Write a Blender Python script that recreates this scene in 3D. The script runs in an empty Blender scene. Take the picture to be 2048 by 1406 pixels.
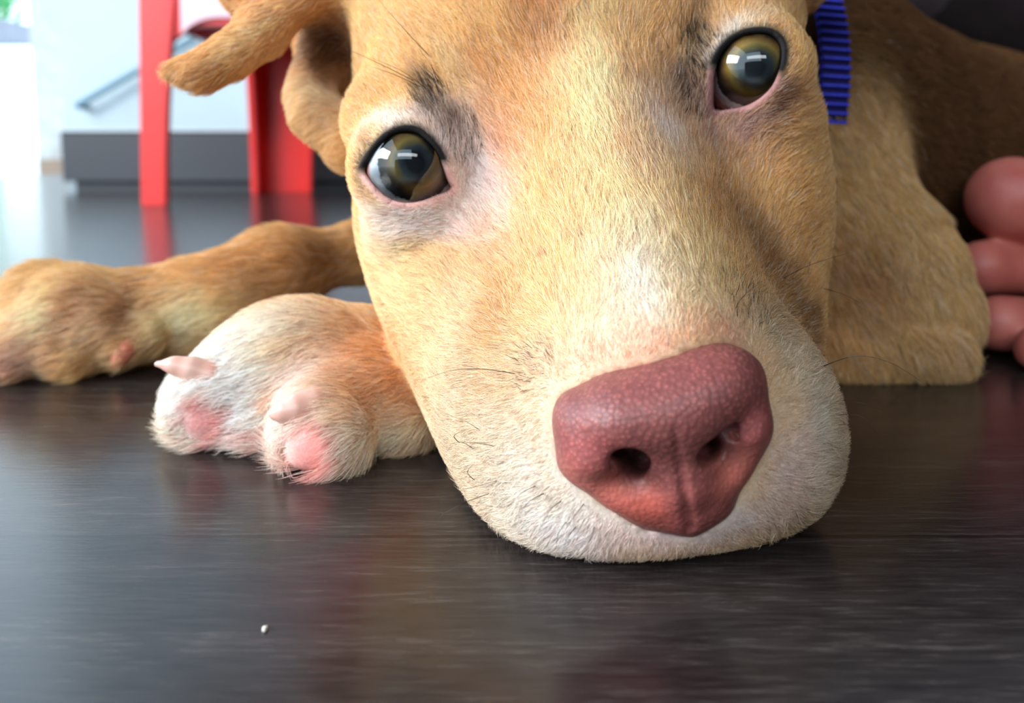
import bpy, bmesh, math, random
import numpy as np
from mathutils import Vector, Matrix
from mathutils.bvhtree import BVHTree

random.seed(7)
RNG = np.random.default_rng(7)
S = bpy.context.scene
COL = S.collection

# ------------------------------------------------------------------ camera
W, H, F = 2048, 1406, 1600.0          # photograph frame, focal length in pixels
CAMH, PITCH, CY = 0.066, math.radians(6.0), 478.0
cd = bpy.data.cameras.new('camera')
cam = bpy.data.objects.new('camera', cd)
COL.objects.link(cam)
cam.location = (0, 0, CAMH)
cam.rotation_euler = (math.radians(90) - PITCH, 0, 0)
cd.sensor_fit = 'HORIZONTAL'
cd.sensor_width = 36.0
cd.lens = F / W * 36.0
cd.shift_y = (CY - H / 2) / W
cd.clip_start = 0.005
cd.clip_end = 200
cd.dof.use_dof = True
cd.dof.focus_distance = 0.143
cd.dof.aperture_fstop = cd.lens / 1.9     # 1.9 mm wide pupil, as in a phone
S.camera = cam
S.view_settings.view_transform = 'Standard'
S.view_settings.look = 'None'
S.view_settings.gamma = 1.0
S.view_settings.exposure = 0.46
S.view_settings.use_curve_mapping = False
S.cycles.use_denoising = True
S.cycles.max_bounces = 6
S.cycles.diffuse_bounces = 3
S.cycles.glossy_bounces = 3
S.cycles.transparent_max_bounces = 8
S.cycles_curves.shape = 'RIBBONS'

w = bpy.data.worlds.new('daylight')
S.world = w
w.use_nodes = True
wn = w.node_tree.nodes
bg = wn['Background']
tc = wn.new('ShaderNodeTexCoord')
sep = wn.new('ShaderNodeSeparateXYZ')
rp = wn.new('ShaderNodeValToRGB')
rp.color_ramp.elements[0].position = 0.0
rp.color_ramp.elements[0].color = (.72, .87, .93, 1)
rp.color_ramp.elements[1].position = .6
rp.color_ramp.elements[1].color = (.62, .82, 1.0, 1)
w.node_tree.links.new(tc.outputs['Generated'], sep.inputs[0])
w.node_tree.links.new(sep.outputs['Z'], rp.inputs[0])
w.node_tree.links.new(rp.outputs[0], bg.inputs[0])
bg.inputs[1].default_value = 2.3


def area(name, loc, aim, sx, sy, power, col=(1, 1, 1)):
    l = bpy.data.lights.new(name, 'AREA')
    l.shape = 'RECTANGLE'
    l.size, l.size_y = sx, sy
    l.energy = power
    l.color = col
    o = bpy.data.objects.new(name, l)
    COL.objects.link(o)
    o.location = loc
    o.rotation_euler = (Vector(aim) - Vector(loc)).to_track_quat('-Z', 'Y').to_euler()
    return o


# daylight through the open side of the room (left) and the shop front behind the photographer
area('side_daylight', (-2.1, -.50, 1.15), (0, .17, .05), 1.7, .8, 74, (.94, .97, 1))
area('shopfront_daylight', (.0, -2.2, 1.50), (0, .15, .05), 2.4, .42, 17, (.93, .97, 1))

CF = np.array([0, math.cos(PITCH), -math.sin(PITCH)])
CU = np.array([0, math.sin(PITCH), math.cos(PITCH)])
CR = np.array([1.0, 0, 0])
C0 = np.array([0, 0, CAMH])


def P(u, v, d):
    """world point seen at photograph pixel (u, v) at distance d along the lens axis"""
    return C0 + CR * ((u - W / 2) / F * d) + CU * (-(v - CY) / F * d) + CF * d


def PF(u, v, z=0.0):
    """world point on the horizontal plane z seen at pixel (u, v)"""
    r = CR * ((u - W / 2) / F) + CU * (-(v - CY) / F) + CF
    return C0 + r * ((z - CAMH) / r[2])


def proj(p):
    q = np.asarray(p) - C0
    d = q @ CF
    return W / 2 + F * (q @ CR) / d, CY - F * (q @ CU) / d, d
# ------------------------------------------------------------------ materials
def srgb(*c):
    return tuple(((x / 255) / 12.92 if x <= 10 else ((x / 255 + .055) / 1.055) ** 2.4) for x in c)


class Mat:
    def __init__(self, name, color=(.5, .5, .5), rough=.5, spec=.5):
        self.m = bpy.data.materials.new(name)
        self.m.use_nodes = True
        self.t = self.m.node_tree
        self.b = self.t.nodes['Principled BSDF']
        self.b.inputs['Base Color'].default_value = (*color, 1)
        self.b.inputs['Roughness'].default_value = rough
        self.b.inputs['Specular IOR Level'].default_value = spec

    def n(self, kind, **kw):
        x = self.t.nodes.new('ShaderNode' + kind)
        for k, v in kw.items():
            setattr(x, k, v)
        return x

    def l(self, a, b):
        self.t.links.new(a, b)

    def coord(self, scale=(1, 1, 1), out='Object'):
        tc = self.n('TexCoord')
        mp = self.n('Mapping')
        mp.inputs['Scale'].default_value = scale
        self.l(tc.outputs[out], mp.inputs[0])
        return mp.outputs[0]

    def noise(self, scale, coords=None, detail=4.0, rough=.55):
        x = self.n('TexNoise')
        x.inputs['Scale'].default_value = scale
        x.inputs['Detail'].default_value = detail
        x.inputs['Roughness'].default_value = rough
        self.l(coords or self.coord(), x.inputs['Vector'])
        return x.outputs['Fac']

    def ramp(self, fac, stops):
        x = self.n('ValToRGB')
        e = x.color_ramp.elements
        while len(e) > 1:
            e.remove(e[-1])
        for i, (p, c) in enumerate(stops):
            q = e[0] if i == 0 else e.new(p)
            q.position = p
            q.color = (*c, 1)
        self.l(fac, x.inputs[0])
        return x.outputs[0]

    def bump(self, height, strength, dist):
        x = self.n('Bump')
        x.inputs['Strength'].default_value = strength
        x.inputs['Distance'].default_value = dist
        self.l(height, x.inputs['Height'])
        self.l(x.outputs[0], self.b.inputs['Normal'])

    def base(self, out):
        self.l(out, self.b.inputs['Base Color'])


def plain(name, c, rough=.5, spec=.5, vary=.12, scale=6.0, bump=0, metal=0):
    """a colour with a little unevenness"""
    m = Mat(name, c, rough, spec)
    f = m.noise(scale)
    m.base(m.ramp(f, [(.3, tuple(x * (1 - vary) for x in c)), (.7, tuple(min(1, x * (1 + vary)) for x in c))]))
    m.b.inputs['Metallic'].default_value = metal
    if bump:
        m.bump(f, .4, bump)
    return m.m


# dark laminate floor, grain and board joints run sideways
mf = Mat('dark_laminate', rough=.3, spec=.5)
gr = mf.noise(9, mf.coord((.9, 17, 1)), 7, .62)
fine = mf.noise(110, mf.coord((1, 9, 1)), 5, .65)
wide = mf.noise(2.2, mf.coord((1, 4, 1)), 3)
mix = mf.n('Math', operation='MULTIPLY_ADD')
mix.inputs[1].default_value = .62
mf.l(fine, mix.inputs[0])
mx2 = mf.n('Math', operation='MULTIPLY')
mx2.inputs[1].default_value = .38
mf.l(gr, mx2.inputs[0])
mf.l(mx2.outputs[0], mix.inputs[2])
col = mf.ramp(mix.outputs[0], [(.30, srgb(18, 15, 15)), (.45, srgb(36, 30, 30)), (.55, srgb(48, 42, 41)), (.70, srgb(82, 74, 71))])
brick = mf.n('TexBrick')
brick.offset = .37
brick.inputs['Color1'].default_value = (1, 1, 1, 1)
brick.inputs['Color2'].default_value = (.86, .86, .86, 1)
brick.inputs['Mortar'].default_value = (.45, .42, .42, 1)
brick.inputs['Scale'].default_value = 1
brick.inputs['Mortar Size'].default_value = .0006
brick.inputs['Brick Width'].default_value = 1.2
brick.inputs['Row Height'].default_value = .128
mp = mf.n('Mapping')
mp.inputs['Location'].default_value = (.31, -.005, 0)
tc_ = mf.n('TexCoord')
mf.l(tc_.outputs['Object'], mp.inputs[0])
mf.l(mp.outputs[0], brick.inputs['Vector'])
mm = mf.n('Mix', data_type='RGBA', blend_type='MULTIPLY')
mm.inputs[0].default_value = 1
mf.l(col, mm.inputs[6])
mf.l(brick.outputs['Color'], mm.inputs[7])
mf.base(mm.outputs[2])
rr = mf.n('MapRange')
rr.inputs['To Min'].default_value = .15
rr.inputs['To Max'].default_value = .25
mf.l(mix.outputs[0], rr.inputs[0])
mf.l(rr.outputs[0], mf.b.inputs['Roughness'])
mf.bump(mix.outputs[0], .3, .0002)
FLOOR = mf.m

WHITE_WALL = plain('white_plaster', srgb(196, 208, 214), .8, .2, .03)
DARK_WALL = plain('dark_plaster', srgb(70, 62, 60), .8, .2, .08)
CEIL = plain('ceiling_paint', srgb(120, 112, 106), .8, .2, .05)
STONE = plain('pale_stone', srgb(196, 192, 188), .8, .2, .16, 14, .01)
STONE_FOOT = plain('brown_stone', srgb(150, 125, 108), .8, .2, .1)
PAVING = plain('pale_paving', srgb(225, 228, 228), .8, .2, .06)
PLINTH = plain('charcoal_laminate', srgb(52, 54, 60), .45, .4, .1, 3)
PLINTH_TOP = plain('white_laminate', srgb(200, 212, 218), .5, .4, .03)
RAIL = plain('grey_blue_paint', srgb(120, 150, 165), .5, .4, .05)
RED = plain('red_plastic', srgb(222, 42, 38), .32, .5, .05)
APRON_GLARE = plain('glare_pink', srgb(240, 196, 206), .35, .5, .03)  # daylight glare on the red apron, painted as a pale colour
LEAF = plain('leaf_green', srgb(92, 176, 110), .6, .3, .25, 20)
GREY = plain('grey_concrete', srgb(150, 150, 160), .8, .2, .08)
TROUSER = plain('black_cotton', srgb(34, 28, 30), .9, .1, .2, 40)
CRUMB = plain('crumb', srgb(220, 210, 200), .8, .2, .1, 300)
CLAW = Mat('claw_horn', srgb(214, 176, 162), .35)
cf = CLAW.noise(160, CLAW.coord())
CLAW.base(CLAW.ramp(cf, [(.3, srgb(206, 150, 134)), (.7, srgb(216, 178, 162))]))
CLAW = CLAW.m
CLAW_RED = plain('pink_claw', srgb(196, 110, 88), .35, .5, .1, 120)
HAIR_DARK = plain('dark_hair', srgb(48, 34, 28), .4, .4, .1, 200)
HAIR_PALE = plain('pale_hair', srgb(190, 170, 150), .4, .4, .1, 200)

# human skin
ms = Mat('skin', rough=.5)
ms.base(ms.ramp(ms.noise(70), [(.3, srgb(176, 86, 76)), (.7, srgb(200, 112, 98))]))
ms.b.inputs['Subsurface Weight'].default_value = .15
ms.b.inputs['Subsurface Radius'].default_value = (.006, .002, .001)
ms.bump(ms.noise(900), .15, .0004)
SKIN = ms.m
NAIL = plain('toenail', srgb(216, 176, 168), .3, .5, .05, 90)

# blue webbing with cross ribs (ribs come from the mesh, grooves coloured darker)
COLLAR_GAP = plain('navy_groove', srgb(26, 22, 92), .7, .3, .2, 900, .0003)
COLLAR = plain('blue_webbing', srgb(70, 78, 226), .6, .35, .2, 900, .0003)

# skin under the coat: coat colours are stored on the mesh
mb = Mat('coat_skin', rough=.75, spec=.25)
at = mb.n('Attribute', attribute_name='coat')
nz = mb.noise(1500, mb.coord((1, 1, 1)), 2)
mv = mb.n('Mix', data_type='RGBA', blend_type='MULTIPLY')
mv.inputs[0].default_value = 1
mb.l(at.outputs['Color'], mv.inputs[6])
mb.l(mb.ramp(nz, [(.3, (.78, .74, .72)), (.7, (1, 1, 1))]), mv.inputs[7])
mb.base(mv.outputs[2])
mb.bump(nz, .25, .0004)
COAT = mb.m

# fur strands: colour per strand
mh = Mat('fur_strands', rough=.45, spec=.35)
ah = mh.n('Attribute', attribute_name='tint')
mh.base(ah.outputs['Color'])
tr = mh.n('BsdfTranslucent')
mh.l(ah.outputs['Color'], tr.inputs['Color'])
ad = mh.n('MixShader')
ad.inputs[0].default_value = .35
mh.l(mh.b.outputs[0], ad.inputs[1])
mh.l(tr.outputs[0], ad.inputs[2])
mh.l(ad.outputs[0], mh.t.nodes['Material Output'].inputs['Surface'])
FUR = mh.m

# nose leather: brownish pink pebbles, redder soft rims (stored on the mesh)
mn = Mat('nose_leather', rough=.45, spec=.4)
an = mn.n('Attribute', attribute_name='coat')
vo = mn.n('TexVoronoi')
vo.inputs['Scale'].default_value = 1250
mn.l(mn.coord(), vo.inputs['Vector'])
dots = mn.ramp(vo.outputs['Distance'], [(.0, (1.55, 1.50, 1.45)), (.2, (1.36, 1.3, 1.28)), (.34, (1.0, .97, .97)), (.7, (.84, .80, .81))])
blot = mn.ramp(mn.noise(260, None, 3), [(.3, (.86, .82, .84)), (.7, (1.08, 1.02, 1.0))])
m1 = mn.n('Mix', data_type='RGBA', blend_type='MULTIPLY')
m1.inputs[0].default_value = 1
mn.l(an.outputs['Color'], m1.inputs[6])
mn.l(blot, m1.inputs[7])
m2 = mn.n('Mix', data_type='RGBA', blend_type='MULTIPLY')
mn.l(an.outputs['Alpha'], m2.inputs[0])
mn.l(m1.outputs[2], m2.inputs[6])
mn.l(dots, m2.inputs[7])
mn.base(m2.outputs[2])
inv = mn.n('Math', operation='SUBTRACT')
inv.inputs[0].default_value = 1
mn.l(vo.outputs['Distance'], inv.inputs[1])
mn.bump(inv.outputs[0], .35, .00035)
mn.b.inputs['Subsurface Weight'].default_value = .2
mn.b.inputs['Subsurface Radius'].default_value = (.003, .001, .0008)
NOSE_M = mn.m

# eyeball: white, dark rim, olive iris, grey pupil, by distance from the gaze axis
me_ = Mat('eyeball', rough=.6, spec=0)
sx = me_.n('SeparateXYZ')
me_.l(me_.coord(), sx.inputs[0])
hyp = me_.n('Vector' + 'Math', operation='LENGTH')
cx = me_.n('CombineXYZ')
me_.l(sx.outputs['X'], cx.inputs[0])
me_.l(sx.outputs['Y'], cx.inputs[1])
me_.l(cx.outputs[0], hyp.inputs[0])
wob = me_.noise(420, None, 3)
wm = me_.n('Math', operation='MULTIPLY_ADD')
wm.inputs[1].default_value = .0012
me_.l(wob, wm.inputs[0])
me_.l(hyp.outputs['Value'], wm.inputs[2])
sc = me_.n('Math', operation='MULTIPLY')
sc.inputs[1].default_value = 100.0          # 10 mm -> 1
me_.l(wm.outputs[0], sc.inputs[0])
iris = me_.ramp(sc.outputs[0], [(.0, srgb(22, 24, 28)), (.24, srgb(26, 32, 38)), (.40, srgb(60, 72, 78)), (.49, srgb(122, 112, 70)), (.57, srgb(172, 144, 76)),
                                (.66, srgb(132, 100, 52)), (.75, srgb(56, 48, 36)), (.80, srgb(16, 14, 14)), (.835, srgb(30, 27, 28)), (.855, srgb(232, 240, 248)), (.965, srgb(236, 236, 240)), (1, srgb(226, 160, 150))])
me_.base(iris)
EYE = me_.m

# clear wet cornea
mc = Mat('cornea')
tr_ = mc.n('BsdfTransparent')
gl_ = mc.n('BsdfGlossy')
gl_.inputs['Roughness'].default_value = .015
fr_ = mc.n('Fresnel')
fr_.inputs['IOR'].default_value = 1.75
mx_ = mc.n('MixShader')
mc.l(fr_.outputs[0], mx_.inputs[0])
mc.l(tr_.outputs[0], mx_.inputs[1])
mc.l(gl_.outputs[0], mx_.inputs[2])
mc.l(mx_.outputs[0], mc.t.nodes['Material Output'].inputs['Surface'])
CORNEA = mc.m
# ------------------------------------------------------------------ helpers for objects
def link(name, bm, mat=None, parent=None, smooth=False):
    me = bpy.data.meshes.new(name)
    bm.normal_update()
    bm.to_mesh(me)
    bm.free()
    if mat:
        for m in (mat if isinstance(mat, (list, tuple)) else [mat]):
            me.materials.append(m)
    if smooth:
        me.polygons.foreach_set('use_smooth', np.ones(len(me.polygons), bool))
    o = bpy.data.objects.new(name, me)
    COL.objects.link(o)
    if parent:
        o.parent = parent
        o.matrix_parent_inverse = parent.matrix_basis.inverted()
    return o


def box(bm, x0, x1, y0, y1, z0, z1, bev=0):
    r = bmesh.ops.create_cube(bm, size=1, matrix=Matrix.Translation(((x0 + x1) / 2, (y0 + y1) / 2, (z0 + z1) / 2)) @ Matrix.Diagonal((x1 - x0, y1 - y0, z1 - z0, 1)))
    if bev:
        es = list({e for v in r['verts'] for e in v.link_edges})
        bmesh.ops.bevel(bm, geom=es, offset=bev, segments=3, profile=.6, affect='EDGES')
    return bm


def boxed(name, dims, mat, parent=None, bev=0):
    return link(name, box(bmesh.new(), *dims, bev), mat, parent, smooth=False)


def struct(o):
    o['kind'] = 'structure'
    return o


def thing(name, label, cat, loc=(0, 0, 0), group=None):
    o = bpy.data.objects.new(name, None)
    o.empty_display_size = .02
    COL.objects.link(o)
    o.location = loc
    return tag(o, label, cat, group)


def tag(o, label, cat, group=None):
    o['label'] = label
    o['category'] = cat
    if group:
        o['group'] = group
    return o


def tube_mesh(bm, pts, radii, seg=8, squash=1.0):
    pts = [Vector(p) for p in pts]
    rings = []
    for i, p in enumerate(pts):
        t = (pts[min(i + 1, len(pts) - 1)] - pts[max(i - 1, 0)]).normalized()
        up = Vector((0, 0, 1)) if abs(t.z) < .9 else Vector((0, 1, 0))
        a = t.cross(up).normalized()
        b = a.cross(t).normalized()
        rings.append([bm.verts.new(p + (a * math.cos(2 * math.pi * k / seg) + b * math.sin(2 * math.pi * k / seg) * squash) * radii[i]) for k in range(seg)])
    for r, s in zip(rings, rings[1:]):
        for k in range(seg):
            bm.faces.new((r[k], r[(k + 1) % seg], s[(k + 1) % seg], s[k]))
    bm.faces.new(rings[0][::-1])
    bm.faces.new(rings[-1])


# ------------------------------------------------------------------ the room
struct(boxed('floor', (-1.55, 2.6, -2.6, 4.2, -.05, 0), FLOOR))
struct(boxed('ground', (-40, 40, -40, 60, -.25, -.06), PAVING))
struct(boxed('ceiling', (-1.5, 2.6, -2.3, 3.2, 2.45, 2.6), CEIL))
struct(boxed('wall_right', (2.4, 2.6, -2.3, 3.2, 0, 2.45), DARK_WALL))
bm = box(bmesh.new(), .55, 2.6, -2.45, -2.3, 0, 2.45)  # unseen wall added to keep front light off the trunk
box(bm, -1.5, .55, -2.45, -2.3, 0, .95)          # low part added to cut low front light under the muzzle
struct(link('front_light_blocker', bm, DARK_WALL))
struct(boxed('wall_back', (-1.44, 2.4, 2.60, 2.75, 0, 2.45), WHITE_WALL))
pl = boxed('trim_1', (-2.36, -2.19, 4.0, 4.2, -.06, 3.2), STONE)
struct(pl)
struct(boxed('trim_2', (-2.30, -2.17, 3.9, 4.0, -.06, .045), STONE_FOOT))
# raised platform by the back wall
t = thing('platform', 'low charcoal platform with a pale top behind the red chair', 'platform', (.3, 1.8, 0))
boxed('riser', (-.815, 1.6, 1.455, 2.55, .018, .1085), PLINTH, t, .002)
boxed('kick_strip', (-.80, 1.59, 1.470, 2.54, 0, .018), PLINTH, t)
boxed('top', (-.82, 1.605, 1.450, 2.555, .1085, .112), PLINTH_TOP, t)
# sloping rail against the white wall
bm = bmesh.new()
a, b = P(152, 212, 2.50), P(480, 25, 2.50)
tube_mesh(bm, [a, (np.array(a) + b) / 2, b], [.011] * 3, 10)
a2 = np.array(a)
tube_mesh(bm, [a2 + (0, .02, 0), a2 + (0, .09, 0)], [.009] * 2, 8)
tube_mesh(bm, [np.array(b) + (0, .02, 0), np.array(b) + (0, .09, 0)], [.009] * 2, 8)
tag(link('handrail', bm, RAIL, smooth=True), 'slim grey blue rail sloping up the white wall', 'rail')

# outside by the opening
bm = bmesh.new()
c0 = P(10, 62, 7.0)
box(bm, c0[0] - 1.3, c0[0] + .12, 7.0, 7.4, c0[2] - .10, c0[2] + .08, .02)
box(bm, c0[0] - 1.2, c0[0] - 1.0, 7.05, 7.35, -.06, c0[2] - .1)
tag(link('bench', bm, GREY), 'pale grey ledge outside the bright opening, below the green leaves', 'bench')
bm = bmesh.new()
rl = random.Random(3)
cc = Vector(P(-30, 0, 8.0))
for _ in range(260):
    d = Vector((rl.gauss(0, 1), rl.gauss(0, 1), rl.gauss(0, 1))).normalized() * rl.uniform(.1, .34)
    p = cc + d
    n = Vector((rl.gauss(0, 1), rl.gauss(0, 1), rl.gauss(0, 1))).normalized()
    q = n.orthogonal().normalized()
    s = n.cross(q)
    vs = [bm.verts.new(p + q * .07), bm.verts.new(p + s * .03 + n * .01), bm.verts.new(p - q * .07), bm.verts.new(p - s * .03 + n * .01)]
    bm.faces.new(vs)
tube_mesh(bm, [(cc.x, cc.y, -.06), (cc.x, cc.y, cc.z - .1)], [.03, .02], 8)
tag(link('shrub', bm, LEAF), 'small green shrub outside beyond the pale grey ledge', 'shrub')

# crumb on the boards
bm = bmesh.new()
bmesh.ops.create_icosphere(bm, subdivisions=2, radius=.00035)
for v in bm.verts:
    v.co *= rl.uniform(.7, 1.3)
    v.co.y *= 1.8
o = link('crumb', bm, CRUMB, smooth=True)
o.location = PF(530, 1257, .0003)
tag(o, 'tiny white crumb on the dark floor in front of the paw', 'crumb')

# ------------------------------------------------------------------ the red child's chair
ch = thing('chair', 'red plastic child chair with painted pale glare on its apron on the dark floor', 'chair', (-.25, 1.2, 0))


def leg(px, py, sx, sy, splay_x, splay_y, wx, wy, name='leg'):
    """corner leg: two moulded panels meeting at a rounded edge, wider at the top, splayed at the foot"""
    bm = bmesh.new()
    th = .012
    zs = [0, .06, .12, .19, .245, .30]
    prof = [(0, 0), (wx, 0), (wx, th), (th * 1.6, th * 1.3), (th, wy), (0, wy)]
    rings = []
    for z in zs:
        k = 1 - z / .30
        wk = .82 + .45 * (z / .30) ** 2
        rings.append([bm.verts.new((px - sx * splay_x * k + sx * x * (wk if x > th else 1), py - sy * splay_y * k + sy * y * (wk if y > th else 1), z)) for x, y in prof])
    n = len(prof)
    for r, s in zip(rings, rings[1:]):
        for i in range(n):
            bm.faces.new((r[i], r[(i + 1) % n], s[(i + 1) % n], s[i]))
    bm.faces.new(rings[0][::-1])
    bm.faces.new(rings[-1])
    bmesh.ops.recalc_face_normals(bm, faces=bm.faces)
    bmesh.ops.bevel(bm, geom=[e for e in bm.edges if e.calc_face_angle(0) > .6], offset=.002, segments=2, affect='EDGES')
    return link(name, bm, RED, ch)


X0, X1, Y0, Y1 = -.468, -.10, 1.03, 1.385
leg(X0, Y0, 1, 1, .008, .006, .040, .05)
leg(X1, Y0, -1, 1, .008, .006, .040, .05)
leg(X0 + .035, Y1, 1, -1, .004, .004, .112, .06)
leg(X1, Y1, -1, -1, .008, .006, .05, .06)


def apron(name, x0, x1, y, th, ztop, zarch, zend, axis='x'):
    """panel under the seat with an arched lower edge"""
    bm = bmesh.new()
    n = 28
    top, bot = [], []
    for i in range(n + 1):
        s = i / n
        x = x0 + (x1 - x0) * s
        e = min(s, 1 - s) * 2
        z = zend + (zarch - zend) * (1 - (1 - min(1, e * 2.6)) ** 2.6)
        top.append((x, ztop))
        bot.append((x, z))
    f, g = [], []
    for (x, z) in top + bot[::-1]:
        if axis == 'x':
            f.append(bm.verts.new((x, y, z)))
            g.append(bm.verts.new((x, y + th, z)))
        else:
            f.append(bm.verts.new((y, x, z)))
            g.append(bm.verts.new((y + th, x, z)))
    m = len(f)
    N2 = n + 1
    for i in range(n):
        for V_ in (f, g):
            bm.faces.new((V_[i], V_[i + 1], V_[m - 2 - i], V_[m - 1 - i]))
    for i in range(m):
        bm.faces.new((f[i], f[(i + 1) % m], g[(i + 1) % m], g[i]))
    bmesh.ops.recalc_face_normals(bm, faces=bm.faces)
    return bm


link('apron', apron('apron', X0 + .03, X1 - .03, Y0 + .004, .010, .30, .229, .200), RED, ch)
link('apron', apron('apron', X0 + .06, X1 - .03, Y1 - .014, .010, .30, .229, .195), RED, ch)
link('apron', apron('apron', Y0 + .03, Y1 - .03, X0 + .004, .010, .30, .235, .21, 'y'), RED, ch)
link('apron', apron('apron', Y0 + .03, Y1 - .03, X1 - .014, .010, .30, .235, .21, 'y'), RED, ch)
o = link('apron_glare', apron('apron_glare', X0 + .052, X1 - .045, Y0 - .002, .007, .30, .238, .218), APRON_GLARE, ch)
o['label'] = 'daylight glare on the apron, added as a pale panel'
bm = box(bmesh.new(), X0 - .006, X1 + .006, Y0 - .006, Y1 + .006, .30, .325, .008)
link('seat', bm, RED, ch, smooth=False)
bm = bmesh.new()
box(bm, X0, X0 + .05, Y1 - .03, Y1, .325, .66, .008)
box(bm, X1 - .05, X1, Y1 - .03, Y1, .325, .66, .008)
box(bm, X0, X1, Y1 - .03, Y1, .50, .68, .01)
link('backrest', bm, RED, ch)
# fur settings by region: strands per square millimetre, length and half width in metres
DENS = dict(head=20, muzzle=20, ear=8, body=2.5, arm=5, paw=9, leg=4.5)
LEN = dict(head=.0042, muzzle=.0034, ear=.0038, body=.009, arm=.008, paw=.0048, leg=.0075)
WID = dict(head=.000040, muzzle=.000036, ear=.00005, body=.00010, arm=.00008, paw=.00006, leg=.00008)
FUR_GAIN = 1.32
# ------------------------------------------------------------------ implicit surface modelling
def unit(v):
    v = np.asarray(v, float)
    return v / np.linalg.norm(v)


def frame(roll_deg=0.0, yaw_deg=0.0, tilt_deg=0.0):
    """axes (side, up, towards viewer) rolled about the view direction, then yawed and tilted"""
    r, y, t = map(math.radians, (roll_deg, yaw_deg, tilt_deg))
    X = CR * math.cos(r) + CU * math.sin(r)
    U = -CR * math.sin(r) + CU * math.cos(r)
    N = -CF
    X2 = X * math.cos(y) + N * math.sin(y)
    N2 = -X * math.sin(y) + N * math.cos(y)
    U2 = U * math.cos(t) - N2 * math.sin(t)
    N3 = U * math.sin(t) + N2 * math.cos(t)
    return np.stack([X2, U2, N3])


HF = frame(15.5, -3.0)                       # the dog's head leans to one side


def ell(c, r, R=None):
    c = np.asarray(c, np.float32)
    r = np.asarray(r if np.ndim(r) else (r, r, r), np.float32)
    M = (HF if R is None else R).astype(np.float32)

    def f(p):
        q = (p - c) @ M.T
        a = q / r
        b = a / r
        k0 = np.sqrt((a * a).sum(1))
        k1 = np.sqrt((b * b).sum(1)) + 1e-9
        return k0 * (k0 - 1.0) / k1
    return f


def cone(a, b, ra, rb):
    a = np.asarray(a, np.float32)
    b = np.asarray(b, np.float32)
    ba = b - a
    L = float(ba @ ba)

    def f(p):
        q = p - a
        t = np.clip((q @ ba) / L, 0, 1)
        w = q - t[:, None] * ba
        return np.sqrt((w * w).sum(1)) - (ra + (rb - ra) * t)
    return f


def chain(pts, k):
    fs = [cone(pts[i][0], pts[i + 1][0], pts[i][1], pts[i + 1][1]) for i in range(len(pts) - 1)]

    def f(p):
        d = fs[0](p)
        for g in fs[1:]:
            d = smin(d, g(p), k)
        return d
    return f


def smin(a, b, k):
    if k <= 0:
        return np.minimum(a, b)
    h = np.maximum(k - np.abs(a - b), 0) / k
    return np.minimum(a, b) - h * h * (k * 0.25)


def smax(a, b, k):
    return -smin(-a, -b, k)


def poly2d(pts, smooth=3):
    """signed distance to a closed, corner-cut polygon"""
    q = np.asarray(pts, float)
    for _ in range(smooth):
        n = np.roll(q, -1, 0)
        q = np.stack([q * .75 + n * .25, q * .25 + n * .75], 1).reshape(-1, 2)
    a, b = q, np.roll(q, -1, 0)

    def f(x, y):
        d = np.full(x.shape, 1e9)
        ins = np.zeros(x.shape, bool)
        for (ax, ay), (bx, by) in zip(a, b):
            ex, ey = bx - ax, by - ay
            wx, wy = x - ax, y - ay
            t = np.clip((wx * ex + wy * ey) / (ex * ex + ey * ey + 1e-18), 0, 1)
            d = np.minimum(d, (wx - ex * t) ** 2 + (wy - ey * t) ** 2)
            c = ((ay > y) != (by > y)) & (x < ex * (y - ay) / (ey if abs(ey) > 1e-15 else 1e-15) + ax)
            ins ^= c
        d = np.sqrt(d)
        return np.where(ins, -d, d)
    return f


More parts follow.
